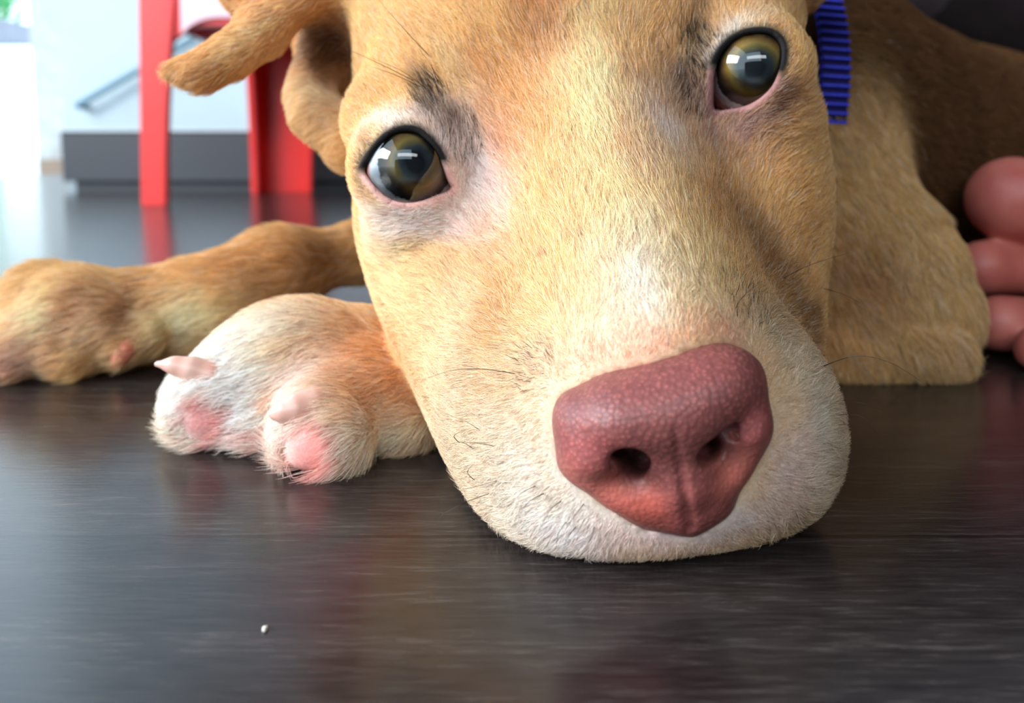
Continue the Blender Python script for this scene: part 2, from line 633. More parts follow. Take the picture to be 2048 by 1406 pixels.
def surface_nets(fn, lo, hi, h, block=8, slack=1.0):
    """sparse naive surface nets of fn over the box lo..hi at step h; returns verts and quads"""
    lo = np.asarray(lo, float)
    hi = np.asarray(hi, float)
    nb = np.ceil((hi - lo) / (h * block)).astype(int)
    g = np.stack(np.meshgrid(*[np.arange(n) for n in nb], indexing='ij'), -1).reshape(-1, 3)
    cen = lo + (g + .5) * block * h
    keep = np.zeros(len(g), bool)
    for s in range(0, len(g), 200000):
        keep[s:s + 200000] = np.abs(fn(cen[s:s + 200000].astype(np.float32))) < block * h * .87 * slack + 2 * h
    g = g[keep]
    loc = np.stack(np.meshgrid(*[np.arange(block + 1)] * 3, indexing='ij'), -1).reshape(-1, 3)
    N = (nb * block + 2).astype(np.int64)

    def enc(i):
        return (i[:, 0] * N[1] + i[:, 1]) * N[2] + i[:, 2]
    idx = (g[:, None, :] * block + loc[None]).reshape(-1, 3).astype(np.int64)
    keys, first = np.unique(enc(idx), return_index=True)
    idx = idx[first]
    val = np.empty(len(idx), np.float32)
    for s in range(0, len(idx), 400000):
        val[s:s + 400000] = fn((lo + idx[s:s + 400000] * h).astype(np.float32))
    # cells
    cloc = np.stack(np.meshgrid(*[np.arange(block)] * 3, indexing='ij'), -1).reshape(-1, 3)
    cells = (g[:, None, :] * block + cloc[None]).reshape(-1, 3).astype(np.int64)
    off = np.array([[i, j, k] for i in (0, 1) for j in (0, 1) for k in (0, 1)])
    cv = np.stack([val[np.searchsorted(keys, enc(cells + o))] for o in off], 1)
    act = (cv.min(1) < 0) & (cv.max(1) >= 0)
    cells, cv = cells[act], cv[act]
    acc = np.zeros((len(cells), 3))
    cnt = np.zeros(len(cells))
    for a in range(8):
        for b in range(a + 1, 8):
            if bin(a ^ b).count('1') != 1:
                continue
            va, vb = cv[:, a], cv[:, b]
            m = (va < 0) != (vb < 0)
            t = np.where(m, va / np.where(m, va - vb, 1), 0)
            acc[m] += (off[a] + (off[b] - off[a]) * t[:, None])[m]
            cnt[m] += 1
    V = lo + (cells + acc / cnt[:, None]) * h
    ck = enc(cells)
    order = np.argsort(ck)
    cks = ck[order]
    quads = []
    for ax in range(3):
        o1, o2 = [(1, 2), (2, 0), (0, 1)][ax]
        a, b = cv[:, 0], cv[:, [4, 2, 1][ax]]
        m = (a < 0) != (b < 0)
        base = cells[m]
        d1 = np.zeros(3, int); d1[o1] = 1
        d2 = np.zeros(3, int); d2[o2] = 1
        qs, ok = [], np.ones(len(base), bool)
        for o in (0 * d1, -d1, -d1 - d2, -d2):
            kk = enc(base + o)
            pos = np.clip(np.searchsorted(cks, kk), 0, len(cks) - 1)
            ok &= cks[pos] == kk
            qs.append(order[pos])
        q = np.stack(qs, 1)
        flip = ~(a[m] < 0)
        q[flip] = q[flip][:, ::-1]
        quads.append(q[ok])
    return V, np.concatenate(quads)


def grad(fn, p, e=4e-4):
    p = p.astype(np.float32)
    g = np.stack([fn(p + np.float32(e) * np.eye(3, dtype=np.float32)[i]) - fn(p - np.float32(e) * np.eye(3, dtype=np.float32)[i]) for i in range(3)], 1)
    return g / (np.linalg.norm(g, axis=1, keepdims=True) + 1e-9)


def mesh_from(name, V, quads, mat, parent=None, smooth=True):
    me = bpy.data.meshes.new(name)
    me.vertices.add(len(V))
    me.vertices.foreach_set('co', np.asarray(V, np.float32).ravel())
    q = np.asarray(quads, np.int32)
    k = q.shape[1]
    me.loops.add(q.size)
    me.loops.foreach_set('vertex_index', q.ravel())
    me.polygons.add(len(q))
    me.polygons.foreach_set('loop_start', np.arange(0, q.size, k, dtype=np.int32))
    me.polygons.foreach_set('loop_total', np.full(len(q), k, np.int32))
    me.update(calc_edges=True)
    me.validate()
    if smooth:
        me.polygons.foreach_set('use_smooth', np.ones(len(me.polygons), bool))
    if mat:
        me.materials.append(mat)
    o = bpy.data.objects.new(name, me)
    COL.objects.link(o)
    if parent:
        o.parent = parent
        o.matrix_parent_inverse = parent.matrix_basis.inverted()
    return o


def relax(V, quads, n, amount=.5):
    """a little Laplacian smoothing of a quad mesh"""
    e = np.concatenate([quads[:, [i, (i + 1) % 4]] for i in range(4)])
    for _ in range(n):
        s = np.zeros_like(V)
        c = np.zeros(len(V))
        np.add.at(s, e[:, 0], V[e[:, 1]])
        np.add.at(c, e[:, 0], 1)
        V = V + amount * (s / np.maximum(c, 1)[:, None] - V) * (c > 0)[:, None]
    return V


def hit(u, v, fn=None, far=.8):
    """distance along the lens axis to the puppy's skin through pixel (u, v)"""
    r = CR * ((u - W / 2) / F) + CU * (-(v - CY) / F) + CF
    L = np.linalg.norm(r)
    d = .09
    for _ in range(160):
        s = float((fn or body)((C0 + r * d)[None].astype(np.float32))[0])
        d += max(-.01, min(.01, s)) / L * .75
        if abs(s) < 2e-5 or d > far:
            break
    return d


# ------------------------------------------------------------------ the puppy: form
MM = .001
EYE_R = 10.2 * MM
EYES = [dict(c=P(817, 335, .1700), view=P(817, 335, .1700)), dict(c=P(1499, 143, .1735), view=P(1499, 143, .1735))]
LIDS = [
    [(728, 341), (738, 322), (753, 300), (776, 275), (802, 263), (832, 264), (854, 283), (873, 306), (886, 338), (897, 366), (905, 377),
     (896, 383), (874, 390), (843, 402), (811, 406), (788, 401), (766, 389), (746, 368), (734, 352)],
    [(1425, 220), (1427, 185), (1428, 149), (1437, 119), (1449, 99), (1470, 79), (1498, 68), (1527, 66), (1548, 72), (1560, 88), (1562, 107),
     (1556, 138), (1544, 168), (1525, 191), (1503, 207), (1481, 215), (1458, 219), (1436, 222)]]


def lid_local(E, pts):
    """eyelid outline in the plane through the eyeball's centre, facing the direction the eye looks out"""
    n = unit(C0 - E['c'])
    x = unit(CR - n * (CR @ n))
    y = np.cross(n, x)
    out = []
    for u, v in pts:
        r = unit(P(u, v, 1.0) - C0)
        t = ((E['c'] - C0) @ n) / (r @ n)
        q = C0 + r * t * (1 - .009 / t / (r @ -n) * 1.0) - E['c']
        out.append((q @ x, q @ y))
    return n, x, y, out


for E, L in zip(EYES, LIDS):
    E['ball'] = E['c'] + unit(C0 - E['c']) * .0015
    E['n'], E['x'], E['y'], E['lid'] = lid_local(E, L)
    E['sd'] = poly2d(E['lid'], 2)
NF = HF[2]
HR = HF[0]
HU = HF[1]


def eye_cut(E, grow=0.0, front=True):
    c, n, x, y, sd = [E[k] for k in ('c', 'n', 'x', 'y', 'sd')]

    def f(p):
        q = p - c
        a, b, w = q @ x, q @ y, q @ n
        near = (q * q).sum(1) < .032 ** 2
        d = np.full(len(p), .02)
        if near.any():
            d[near] = np.maximum(sd(a[near], b[near]) - grow, -w[near] - .004)
        return d
    return f


PARTS = []      # (operation, blend, shape, region name)


def U(k, f, tag):
    PARTS.append(('u', k * MM, f, tag))


def D(k, f, tag='cut'):
    PARTS.append(('d', k * MM, f, tag))


# skull, cheeks, muzzle
U(0, ell(P(1118, 60, .222), (.0585, .050, .052)), 'head')
U(18, ell(P(1165, 150, .190), (.047, .034, .026)), 'head')
U(14, ell(P(938, 455, .197), (.0265, .034, .030)), 'head')
U(14, ell(P(1450, 345, .199), (.0222, .034, .030)), 'head')
U(14, ell(P(985, 655, .183), (.0200, .026, .026)), 'head')
U(14, ell(P(1450, 590, .186), (.0190, .030, .026)), 'head')
U(14, cone(P(1185, 330, .181), P(1330, 800, .145), .0235, .0235), 'head')
U(10, cone(P(1180, 260, .166), P(1300, 700, .132), .0120, .0120), 'head')
U(16, ell(P(1138, 928, .146), (.0170, .0190, .019)), 'muzzle')
U(14, ell(P(1045, 790, .164), (.0170, .0210, .022)), 'muzzle')
U(12, ell(P(1500, 848, .149), (.0148, .0180, .019)), 'muzzle')
U(10, ell(P(1345, 930, .142), (.0200, .0140, .016)), 'muzzle')
U(8, cone(P(1270, 1020, .158), P(1240, 850, .215), .0125, .022), 'muzzle')
U(10, ell(P(845, 215, .184), (.017, .010, .012)), 'head')
U(10, ell(P(1437, 50, .186), (.017, .010, .012)), 'head')
# eyelids
for E in EYES:
    U(7, ell(E['c'], .0125), 'head')
U(7, ell(P(846, 446, .1768), (.0100, .0060, .0085)), 'head')
U(7, ell(P(1525, 255, .1790), (.0110, .0070, .0095)), 'head')
# ears
U(9, chain([(P(775, 0, .222), .013), (P(690, -40, .214), .011), (P(605, 0, .204), .0062), (P(525, 62, .200), .0042), (P(460, 113, .197), .0032),
            (P(400, 145, .195), .0026), (P(350, 142, .194), .0018)], .008), 'ear')
U(6, chain([(P(700, -60, .216), .012), (P(590, -75, .210), .009), (P(500, -20, .206), .006)], .02), 'ear')
U(6, chain([(P(660, 60, .226), .008), (P(622, 185, .224), .0040), (P(636, 232, .219), .0042), (P(705, 285, .216), .008)], .010), 'ear')
U(6, ell(P(680, 85, .236), (.013, .016, .008)), 'ear')
D(6, ell(P(655, 105, .209), (.0065, .0085, .016)), 'cut')
U(9, chain([(P(1500, -60, .216), .014), (P(1590, -60, .214), .008), (P(1680, -120, .216), .006), (P(1760, -90, .222), .004)], .010), 'ear')
# neck, chest, trunk
U(30, cone(P(1180, 120, .265), P(1480, 270, .345), .052, .070), 'body')
U(25, cone(P(1480, 270, .345), P(1900, 400, .43), .072, .072), 'body')
U(25, cone(P(1900, 400, .43), P(2230, 470, .50), .072, .062), 'body')
# foreleg folded under the shoulder, elbow by the floor
U(20, cone(P(1560, 330, .285), P(1745, 560, .262), .034, .026), 'arm')
U(10, cone(P(1745, 560, .262), P(1845, 640, .252), .026, .0155), 'arm')
U(3, cone(P(1866, 704, .2405), P(1600, 712, .2440), .0102, .0120), 'arm')
# forearm and paw in front: passes behind the chin, toes to the side
U(12, cone(P(1600, 690, .250), P(960, 760, .2150), .0125, .0165), 'paw')
U(12, cone(P(960, 760, .2150), P(640, 730, .1980), .0165, .0150), 'paw')
U(10, ell(P(540, 715, .196), (.0155, .0105, .014), frame(12)), 'paw')
U(7, cone(P(560, 730, .192), P(432, 800, .1865), .0120, .0098), 'paw')      # far toe
U(6, ell(P(438, 812, .1855), (.0098, .0088, .0098), frame(0)), 'paw')
U(5, cone(P(700, 800, .186), P(650, 845, .1755), .0125, .0105), 'paw')      # near toe
U(5, ell(P(655, 885, .1715), (.0093, .0075, .0098), frame(0)), 'paw')
U(5, cone(P(640, 770, .190), P(540, 850, .1840), .0110, .0090), 'paw')      # middle toe
U(5, cone(P(780, 790, .188), P(800, 850, .1835), .0120, .0082), 'paw')
U(1.5, ell(P(624, 910, .1678), (.0054, .0058, .0050), frame(0)), 'paw')     # bare pads
U(1.5, ell(P(420, 846, .1818), (.0046, .0052, .0050), frame(0)), 'paw')
U(2, cone(P(478, 768, .1865), P(428, 752, .1828), .0058, .0038), 'paw')    # folds the claws grow from
U(2, cone(P(680, 800, .1795), P(636, 808, .1735), .0060, .0044), 'paw')
# far foreleg stretched out sideways
U(16, cone(P(1180, 470, .330), P(745, 500, .290), .013, .0080), 'leg')
U(10, cone(P(745, 500, .290), P(545, 538, .274), .0085, .0112), 'leg')
U(10, cone(P(560, 545, .272), P(440, 615, .264), .0125, .0150), 'leg')
U(10, cone(P(440, 615, .264), P(210, 645, .253), .0155, .0150), 'leg')
U(9, ell(P(130, 625, .250), (.0150, .0125, .014), frame(5)), 'leg')
U(6, cone(P(150, 640, .243), P(40, 700, .2365), .0125, .0095), 'leg')
U(6, cone(P(90, 610, .255), P(-60, 670, .2500), .0125, .0095), 'leg')
U(5, cone(P(210, 660, .243), P(150, 705, .2375), .0100, .0075), 'leg')
U(4, cone(P(300, 665, .2440), P(250, 695, .2380), .0055, .0040), 'leg')     # dew claw pad
U(4, cone(P(1700, 640, .2440), P(1870, 610, .2480), .0100, .0085), 'arm')
D(2.2, chain([(P(1108, 818, .1235), .0010), (P(1070, 812, .1268), .0009), (P(1030, 800, .1310), .0005)], .001), 'cut')
# lids open over the eyeballs
for E in EYES:
    D(1.6, eye_cut(E), 'cut')


GROUPS = [('head', 'muzzle', 'ear', 'body', 'arm', 'cut'), ('paw',), ('leg',)]


def body(p):
    out = None
    for g, kk in zip(GROUPS, (0, .0025, .006)):
        d = None
        for op, k, f, tag in PARTS:
            if tag not in g:
                continue
            v = f(p)
            if d is None:
                d = v
            elif op == 'u':
                d = smin(d, v, k)
            else:
                d = smax(d, -v, k)
        out = d if out is None else smin(out, d, kk)
    d = smax(out, .0006 - p[:, 2], .004)
    q = p - NOSE_C
    m = (q * q).sum(1) < .030 ** 2
    if m.any():
        d[m] = smax(d[m], -(nose_solid(p[m]) + .0007), .0010)
    return d


NOSE_C = P(1330, 870, .125).astype(np.float32)


# nose leather, its own part with nostrils and philtrum
NOSE = []


def nu(k, f):
    NOSE.append(('u', k * MM, f))


def nd(k, f):
    NOSE.append(('d', k * MM, f))


NR = frame(17)
nu(0, ell(P(1326, 802, .1225), (.0143, .0058, .0100), NR))
nu(5, ell(P(1240, 825, .1220), (.0080, .0054, .0088), NR))
nu(5, ell(P(1412, 772, .1222), (.0080, .0056, .0088), NR))
nu(3, ell(P(1186, 900, .1222), (.0050, .0042, .0068), NR))          # wings of the nostrils
nu(3, ell(P(1155, 850, .1250), (.0036, .0050, .0070), NR))
nu(3, ell(P(1486, 820, .1235), (.0034, .0050, .0072), NR))
nu(3, ell(P(1478, 850, .1228), (.0036, .0030, .0066), frame(20)))
nu(4, cone(P(1345, 840, .1195), P(1364, 950, .1205), .0068, .0046))
nu(3, ell(P(1218, 962, .1240), (.0080, .0030, .0052), frame(-24)))  # soft rims below the nostrils
nu(3, ell(P(1285, 990, .1235), (.0066, .0034, .0050), frame(-14)))
nu(3, ell(P(1452, 922, .1238), (.0040, .0080, .0054), frame(-34)))
nu(4, cone(P(1362, 945, .1212), P(1372, 1005, .1240), .0046, .0036))
nu(4, cone(P(1372, 1005, .1245), P(1380, 1052, .1262), .0034, .0014))
nu(4, cone(P(1300, 1002, .1255), P(1425, 995, .1255), .0036, .0030))
nu(3, ell(P(1330, 890, .1310), (.0125, .0090, .0062)))
nu(1, ell(P(1262, 925, .1258), (.0060, .0046, .0050)))
nu(1, ell(P(1432, 880, .1258), (.0056, .0046, .0050)))
nd(1.3, ell(P(1260, 920, .1165), (.0027, .0016, .0075), frame(-14)))
nd(1.2, cone(P(1255, 922, .1165), P(1212, 922, .1180), .0017, .0008))
nd(1.2, cone(P(1258, 924, .1150), P(1285, 915, .1220), .0022, .0019))
nd(1.4, cone(P(1414, 896, .1165), P(1452, 850, .1165), .0021, .0013))
nd(1.2, cone(P(1416, 896, .1165), P(1404, 890, .1220), .0024, .0018))
nd(1.2, cone(P(1455, 853, .1175), P(1478, 872, .1180), .0011, .0007))


def nose_solid(p):
    d = None
    for op, k, f in NOSE:
        if op == 'u':
            v = f(p)
            d = v if d is None else smin(d, v, k)
    return d


PHIL = [(1350, 862, .0002), (1356, 895, .0004), (1362, 935, .00055), (1367, 970, .00055), (1373, 1005, .0006), (1378, 1035, .0007), (1382, 1060, .0008)]
PHIL = [(P(u, v, hit(u, v, nose_solid)), r) for u, v, r in PHIL]
nd(.7, chain(PHIL, .0004))


def nose_sd(p):
    d = None
    for op, k, f in NOSE:
        v = f(p)
        d = v if d is None else (smin(d, v, k) if op == 'u' else smax(d, -v, k))
    return d
# ------------------------------------------------------------------ the puppy: mesh, coat colours, fur
def lin(c):
    return np.array(srgb(*c))


pup = thing('puppy', 'tan puppy with a pink nose lying with its chin on the dark floor', 'dog', (0, .2, 0))
V, Q = surface_nets(body, (-.22, .08, -.002), (.36, .62, .26), .001, slack=1.15)
V = relax(V, Q, 1)
pb = mesh_from('body', V, Q, COAT, pup)
# finer mesh around the eyelids, the rest of the face stays at one millimetre
bm = bmesh.new()
bm.from_mesh(pb.data)
co = np.array([v.co[:] for v in bm.verts])
near = np.zeros(len(co), bool)
for E in EYES:
    k = np.linalg.norm(co - E['c'], axis=1) < .026
    e = np.full(len(co), 1.)
    e[k] = np.abs(eye_cut(E)(co[k].astype(np.float32)))
    near |= e < .0045
bm.verts.ensure_lookup_table()
es = [e for e in bm.edges if near[e.verts[0].index] and near[e.verts[1].index]]
bmesh.ops.subdivide_edges(bm, edges=es, cuts=2, use_grid_fill=True)
bm.to_mesh(pb.data)
bm.free()
me = pb.data
me.polygons.foreach_set('use_smooth', np.ones(len(me.polygons), bool))
V = np.empty(len(me.vertices) * 3, np.float32)
me.vertices.foreach_get('co', V)
V = V.reshape(-1, 3)
for _ in range(3):
    k = np.zeros(len(V), bool)
    for E in EYES:
        k |= np.linalg.norm(V - E['c'], axis=1) < .030
    s = body(V[k])
    V[k] -= (np.clip(s, -.0008, .0008) * .7)[:, None] * grad(body, V[k], 2e-4)
me.vertices.foreach_set('co', V.astype(np.float32).ravel())
me.update()

BASE = dict(head=(226, 182, 122), muzzle=(206, 184, 154), ear=(222, 176, 120), body=(112, 78, 50), arm=(204, 166, 110), paw=(226, 178, 128), leg=(218, 178, 122))  # body is darker: part of the trunk's shade is put into its coat
TAGS = list(BASE)
UP = [(f, t) for op, k, f, t in PARTS if op == 'u']


def tag_weights(p, soft=.004):
    D_ = np.full((len(p), len(TAGS)), 1.0, np.float32)
    for f, t in UP:
        i = TAGS.index(t)
        D_[:, i] = np.minimum(D_[:, i], f(p))
    w_ = np.exp(-(D_ - D_.min(1, keepdims=True)) / soft)
    return w_ / w_.sum(1, keepdims=True)


_wr = np.random.default_rng(11)
_WK = _wr.normal(size=(24, 3))
_WK /= np.linalg.norm(_WK, axis=1, keepdims=True)
_WP = _wr.uniform(0, 6.28, 24)


def wavy(p, scale, seed=0):
    """smooth pseudo noise in about -1..1"""
    out = np.zeros(len(p))
    for i in range(8):
        j = (i + seed * 5) % 24
        out += np.sin(p @ _WK[j] * (6.28 / scale) * (.6 + .12 * i) + _WP[j])
    return out / 3.2


PATCH = []


def patch(u, v, ru, rv, rot, col, a=.8, hard=1.6, dy=None):
    d = hit(u, v) if dy is None else dy
    k = d / F
    PATCH.append((P(u, v, d), np.array([ru * k, rv * k, max(ru, rv) * k * 1.3]), frame(rot), lin(col), a, hard))


for a in [
    # forehead and bridge
    (1090, 60, 45, 150, 0, (196, 134, 74), .8), (960, 160, 60, 70, 20, (206, 142, 80), .7), (1000, 285, 55, 70, 15, (204, 140, 82), .8), (900, 120, 26, 70, 40, (238, 206, 158), .6), (735, 470, 30, 90, 8, (214, 160, 92), .6), (850, 476, 80, 12, 8, (206, 148, 96), .6), (1010, 790, 70, 22, -5, (206, 158, 96), .6), (1130, 330, 40, 90, 0, (212, 160, 98), .5), (1420, 400, 70, 60, -30, (214, 166, 106), .5),
    (1195, 190, 75, 190, -3, (244, 222, 182), .9), (1240, 430, 110, 170, -8, (238, 214, 174), .7), (1090, 560, 120, 160, 5, (222, 192, 148), .5),
    (1300, 130, 70, 120, -10, (212, 162, 100), .5), (1260, 290, 40, 70, 0, (206, 152, 92), .4),
    (1282, 590, 75, 120, -12, (244, 232, 224), .95), (1210, 660, 110, 60, 15, (232, 208, 186), .7), (1180, 720, 120, 50, 20, (228, 196, 172), .7),
    (780, 560, 90, 170, 10, (238, 210, 166), .7), (905, 600, 90, 120, 0, (226, 196, 158), .6), (985, 640, 34, 150, 0, (204, 152, 90), .7),
    (930, 150, 40, 60, 30, (222, 188, 140), .5), (760, 200, 60, 90, 0, (216, 168, 104), .5),
    # left of the picture: eye surrounds
    (836, 418, 112, 40, 8, (246, 222, 218), 1.0), (952, 350, 66, 105, 25, (236, 210, 206), 1.0), (925, 262, 36, 46, 30, (206, 182, 170), .7),
    (800, 232, 100, 26, 15, (232, 218, 210), .9), (885, 275, 26, 60, 30, (226, 210, 206), .9), (910, 440, 60, 30, -20, (228, 196, 188), .8),
    (828, 446, 105, 38, 6, (246, 220, 212), .95), (868, 208, 24, 40, 35, (96, 68, 52), .85), (852, 168, 18, 30, 30, (140, 108, 86), .5), (905, 236, 24, 34, 30, (124, 86, 66), .7),
    (725, 330, 18, 40, 0, (96, 64, 50), .8),
    # right of the picture: eye surrounds
    (1406, 95, 20, 80, 6, (104, 76, 58), .85), (1428, 150, 16, 60, 8, (92, 66, 52), .85), (1365, 175, 80, 62, 30, (158, 124, 110), .8), (1375, 30, 40, 60, 0, (176, 132, 88), .4),
    (1335, 262, 56, 66, 30, (226, 204, 196), .85), (1300, 330, 50, 60, 30, (214, 182, 152), .6), (1424, 262, 20, 52, 5, (124, 86, 60), .85), (1400, 215, 30, 40, 0, (164, 128, 118), .8),
    (1490, 245, 90, 34, 22, (190, 152, 142), .95), (1560, 165, 20, 70, 0, (150, 112, 102), .9), (1560, 215, 50, 20, 40, (126, 74, 52), .8), (1478, 58, 70, 22, 32, (214, 204, 192), .9),
    (1445, 100, 18, 60, -10, (186, 170, 158), .8), (1480, 310, 70, 40, 10, (190, 146, 116), .6),
    # shade between cheek and muzzle painted as a darker stripe, then side tones
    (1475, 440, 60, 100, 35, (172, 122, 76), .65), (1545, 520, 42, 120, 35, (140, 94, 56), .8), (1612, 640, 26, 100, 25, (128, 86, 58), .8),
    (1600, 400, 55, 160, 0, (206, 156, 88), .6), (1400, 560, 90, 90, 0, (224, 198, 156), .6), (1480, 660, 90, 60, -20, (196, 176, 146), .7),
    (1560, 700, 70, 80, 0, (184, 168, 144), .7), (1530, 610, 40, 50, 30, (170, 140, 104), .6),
    # muzzle
    (1075, 730, 60, 30, 10, (176, 152, 120), .6), (1060, 790, 60, 25, -5, (196, 164, 120), .6), (1010, 720, 60, 70, 0, (212, 184, 140), .6),
    (1070, 960, 150, 150, 0, (216, 204, 190), .95), (1130, 1060, 110, 60, 0, (232, 222, 218), .9), (1640, 850, 70, 150, 0, (198, 188, 172), .95), (1570, 930, 70, 90, 0, (214, 192, 190), .7),
    (1340, 1075, 160, 45, 10, (214, 184, 182), .85), (1480, 1040, 110, 50, 15, (206, 190, 184), .8), (1270, 715, 170, 34, 17, (226, 164, 132), .75), (1470, 690, 60, 34, -25, (216, 152, 124), .7),
    (1100, 850, 30, 90, 0, (204, 180, 150), .8),
    (1087, 513, 17, 8, 35, (176, 96, 62), .95, 3), (1180, 485, 9, 7, -20, (182, 104, 70), .95, 3), (1083, 500, 10, 5, 30, (190, 120, 84), .7, 3),
    # ear
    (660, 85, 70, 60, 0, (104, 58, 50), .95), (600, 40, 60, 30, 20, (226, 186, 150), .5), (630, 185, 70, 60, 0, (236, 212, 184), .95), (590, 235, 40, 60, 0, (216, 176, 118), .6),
    (400, 158, 60, 20, 10, (206, 160, 100), .5), (490, 70, 70, 22, 38, (236, 204, 160), .7),
    # near paw
    (460, 790, 190, 150, -10, (240, 232, 227), 1.0, 3), (540, 670, 110, 70, 10, (242, 228, 214), .95), (640, 890, 120, 90, 0, (234, 222, 216), .95), (548, 800, 26, 44, 10, (216, 156, 108), .7), (700, 800, 34, 40, 0, (222, 168, 118), .5), (600, 740, 70, 50, 0, (236, 212, 204), .8),
    (740, 690, 110, 50, 5, (214, 146, 84), .7), (800, 760, 70, 70, 0, (212, 148, 92), .7), (560, 690, 50, 24, 0, (224, 180, 130), .5), (700, 780, 40, 40, 0, (226, 176, 130), .6),
    (780, 870, 90, 40, 10, (232, 214, 190), .9), (414, 846, 46, 52, 0, (232, 150, 144), .95, 3), (520, 880, 80, 20, -15, (222, 150, 140), .6), (616, 905, 54, 56, 0, (232, 142, 134), .95, 3),
    # far foreleg, with crease shade between the toes painted darker
    (80, 630, 56, 60, 0, (238, 214, 178), .95), (190, 630, 50, 60, 0, (228, 196, 166), .8), (130, 640, 18, 70, -10, (170, 120, 80), .7), (480, 530, 110, 60, 10, (206, 148, 84), .7), (370, 640, 80, 44, 14, (238, 224, 190), .95),
    (255, 600, 26, 70, 0, (164, 116, 74), .8), (20, 720, 50, 40, 0, (236, 190, 178), .8), (510, 590, 30, 40, -20, (216, 186, 146), .6), (650, 520, 90, 60, 0, (158, 106, 62), .6),
    # folded arm
    (1760, 560, 90, 60, -20, (178, 122, 76), .75), (1800, 430, 70, 120, 30, (212, 178, 122), .6), (1850, 600, 60, 80, 0, (214, 182, 128), .7), (1900, 720, 40, 50, 0, (206, 168, 122), .7),
]:
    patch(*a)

BARE = [(P(414, 848, hit(414, 848)), .0052), (P(616, 905, hit(616, 905)), .0058)]


def coat(p):
    p = np.asarray(p, np.float32)
    w_ = tag_weights(p)
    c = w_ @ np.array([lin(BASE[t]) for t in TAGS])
    q = p + np.stack([wavy(p, .011, 1), wavy(p, .011, 2), wavy(p, .011, 3)], 1) * .0011 + np.stack([wavy(p, .003, 4), wavy(p, .003, 1), wavy(p, .003, 2)], 1) * .0005
    c *= (1 + .06 * wavy(p, .02, 2) + .05 * wavy(p, .006, 3))[:, None]
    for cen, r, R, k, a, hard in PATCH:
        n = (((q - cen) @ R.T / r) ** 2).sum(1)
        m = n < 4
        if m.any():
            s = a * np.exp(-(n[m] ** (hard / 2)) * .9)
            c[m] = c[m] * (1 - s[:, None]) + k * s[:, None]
    ns = nose_solid(p)
    c[ns < -.0005] = lin((36, 15, 15))
    for E in EYES:
        m = np.linalg.norm(p - E['c'], axis=1) < .026
        if not m.any():
            continue
        e = eye_cut(E)(p[m])
        dq = p[m] - E['c']
        a, b = dq @ E['x'], dq @ E['y']
        up = np.clip((b - .10 * a * (1 if E is EYES[0] else -1) + .0010) / .002, 0, 1)     # 1 above the eye
        side = np.clip((E['side'] * a + .0062) / .003, 0, 1)
        rim_d = np.clip(1 - (e - .0012) / .0012, 0, 1) * up
        rim_p = np.clip(1 - (e - .0008) / .0010, 0, 1) * (1 - up)
        cm = c[m]
        cm = cm * (1 - rim_p[:, None]) + lin((228, 176, 166) if E is EYES[0] else (176, 128, 122)) * rim_p[:, None]
        cm = cm * (1 - rim_d[:, None]) + lin((18, 12, 13)) * rim_d[:, None]
        c[m] = cm
    return np.clip(c, .004, 1)


EYES[0]['side'], EYES[1]['side'] = 1, 1


def set_color(me, name, rgba):
    at_ = me.attributes.new(name, 'FLOAT_COLOR', 'POINT')
    at_.data.foreach_set('color', np.asarray(rgba, np.float32).ravel())


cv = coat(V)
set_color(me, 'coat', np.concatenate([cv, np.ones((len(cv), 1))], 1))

# nose
NV, NQ = surface_nets(nose_sd, P(1330, 870, .125) - .024, P(1330, 870, .125) + .024, .00035, slack=1.3)
NV = relax(NV, NQ, 2)
no = mesh_from('nose', NV, NQ, NOSE_M, pup)
nc = np.tile(lin((130, 76, 71)), (len(NV), 1))
na = np.ones(len(NV))
for u, v, d, ru, rv, rot, colr, a in [(1180, 905, .116, 60, 50, 0, (160, 84, 82), .6), (1230, 985, .119, 100, 40, -22, (192, 108, 94), .95), (1300, 1020, .119, 70, 40, -10, (196, 96, 82), .9),
                                      (1462, 935, .119, 46, 84, -30, (196, 110, 96), .9), (1375, 1010, .118, 40, 70, 0, (150, 84, 80), .8), (1300, 780, .113, 200, 40, 17, (132, 74, 72), .5),
                                      (1260, 930, .122, 44, 26, -10, (40, 16, 16), .9), (1430, 880, .122, 36, 40, 40, (40, 16, 16), .9), (1500, 840, .118, 30, 50, 0, (166, 92, 92), .6)]:
    k = d / F
    n_ = (((NV - P(u, v, d)) @ frame(rot).T / np.array([ru * k, rv * k, .007])) ** 2).sum(1)
    s = a * np.exp(-n_ ** 1.2 * .8)
    nc = nc * (1 - s[:, None]) + lin(colr) * s[:, None]
    if v > 930:
        na *= 1 - s * .9
set_color(no.data, 'coat', np.concatenate([nc, na[:, None]], 1))

# ------------------------------------------------------------------ fur
tri = []
for pgn in (me.calc_loop_triangles() or me.loop_triangles):
    tri.append(pgn.vertices[:])
tri = np.array(tri)
A, B, C = V[tri[:, 0]], V[tri[:, 1]], V[tri[:, 2]]
nrm = np.cross(B - A, C - A)
ar = np.linalg.norm(nrm, axis=1) / 2
nrm /= (2 * ar[:, None] + 1e-12)
cen = (A + B + C) / 3
to = C0 - cen
dist = np.linalg.norm(to, axis=1)
facing = (nrm * to).sum(1) / dist
u_, v_, d_ = proj(cen)
tw = tag_weights(cen.astype(np.float32))
dens = tw @ np.array([DENS[t] for t in TAGS]) * 1e6
dens *= np.clip((facing + .45) / .4, 0, 1)
off = np.maximum(np.maximum(-u_ - 250, u_ - W - 250), np.maximum(-v_ - 250, v_ - H))
dens *= np.clip(1 - off / 150, 0, 1)
dens *= np.where(dist > .33, .5, 1)
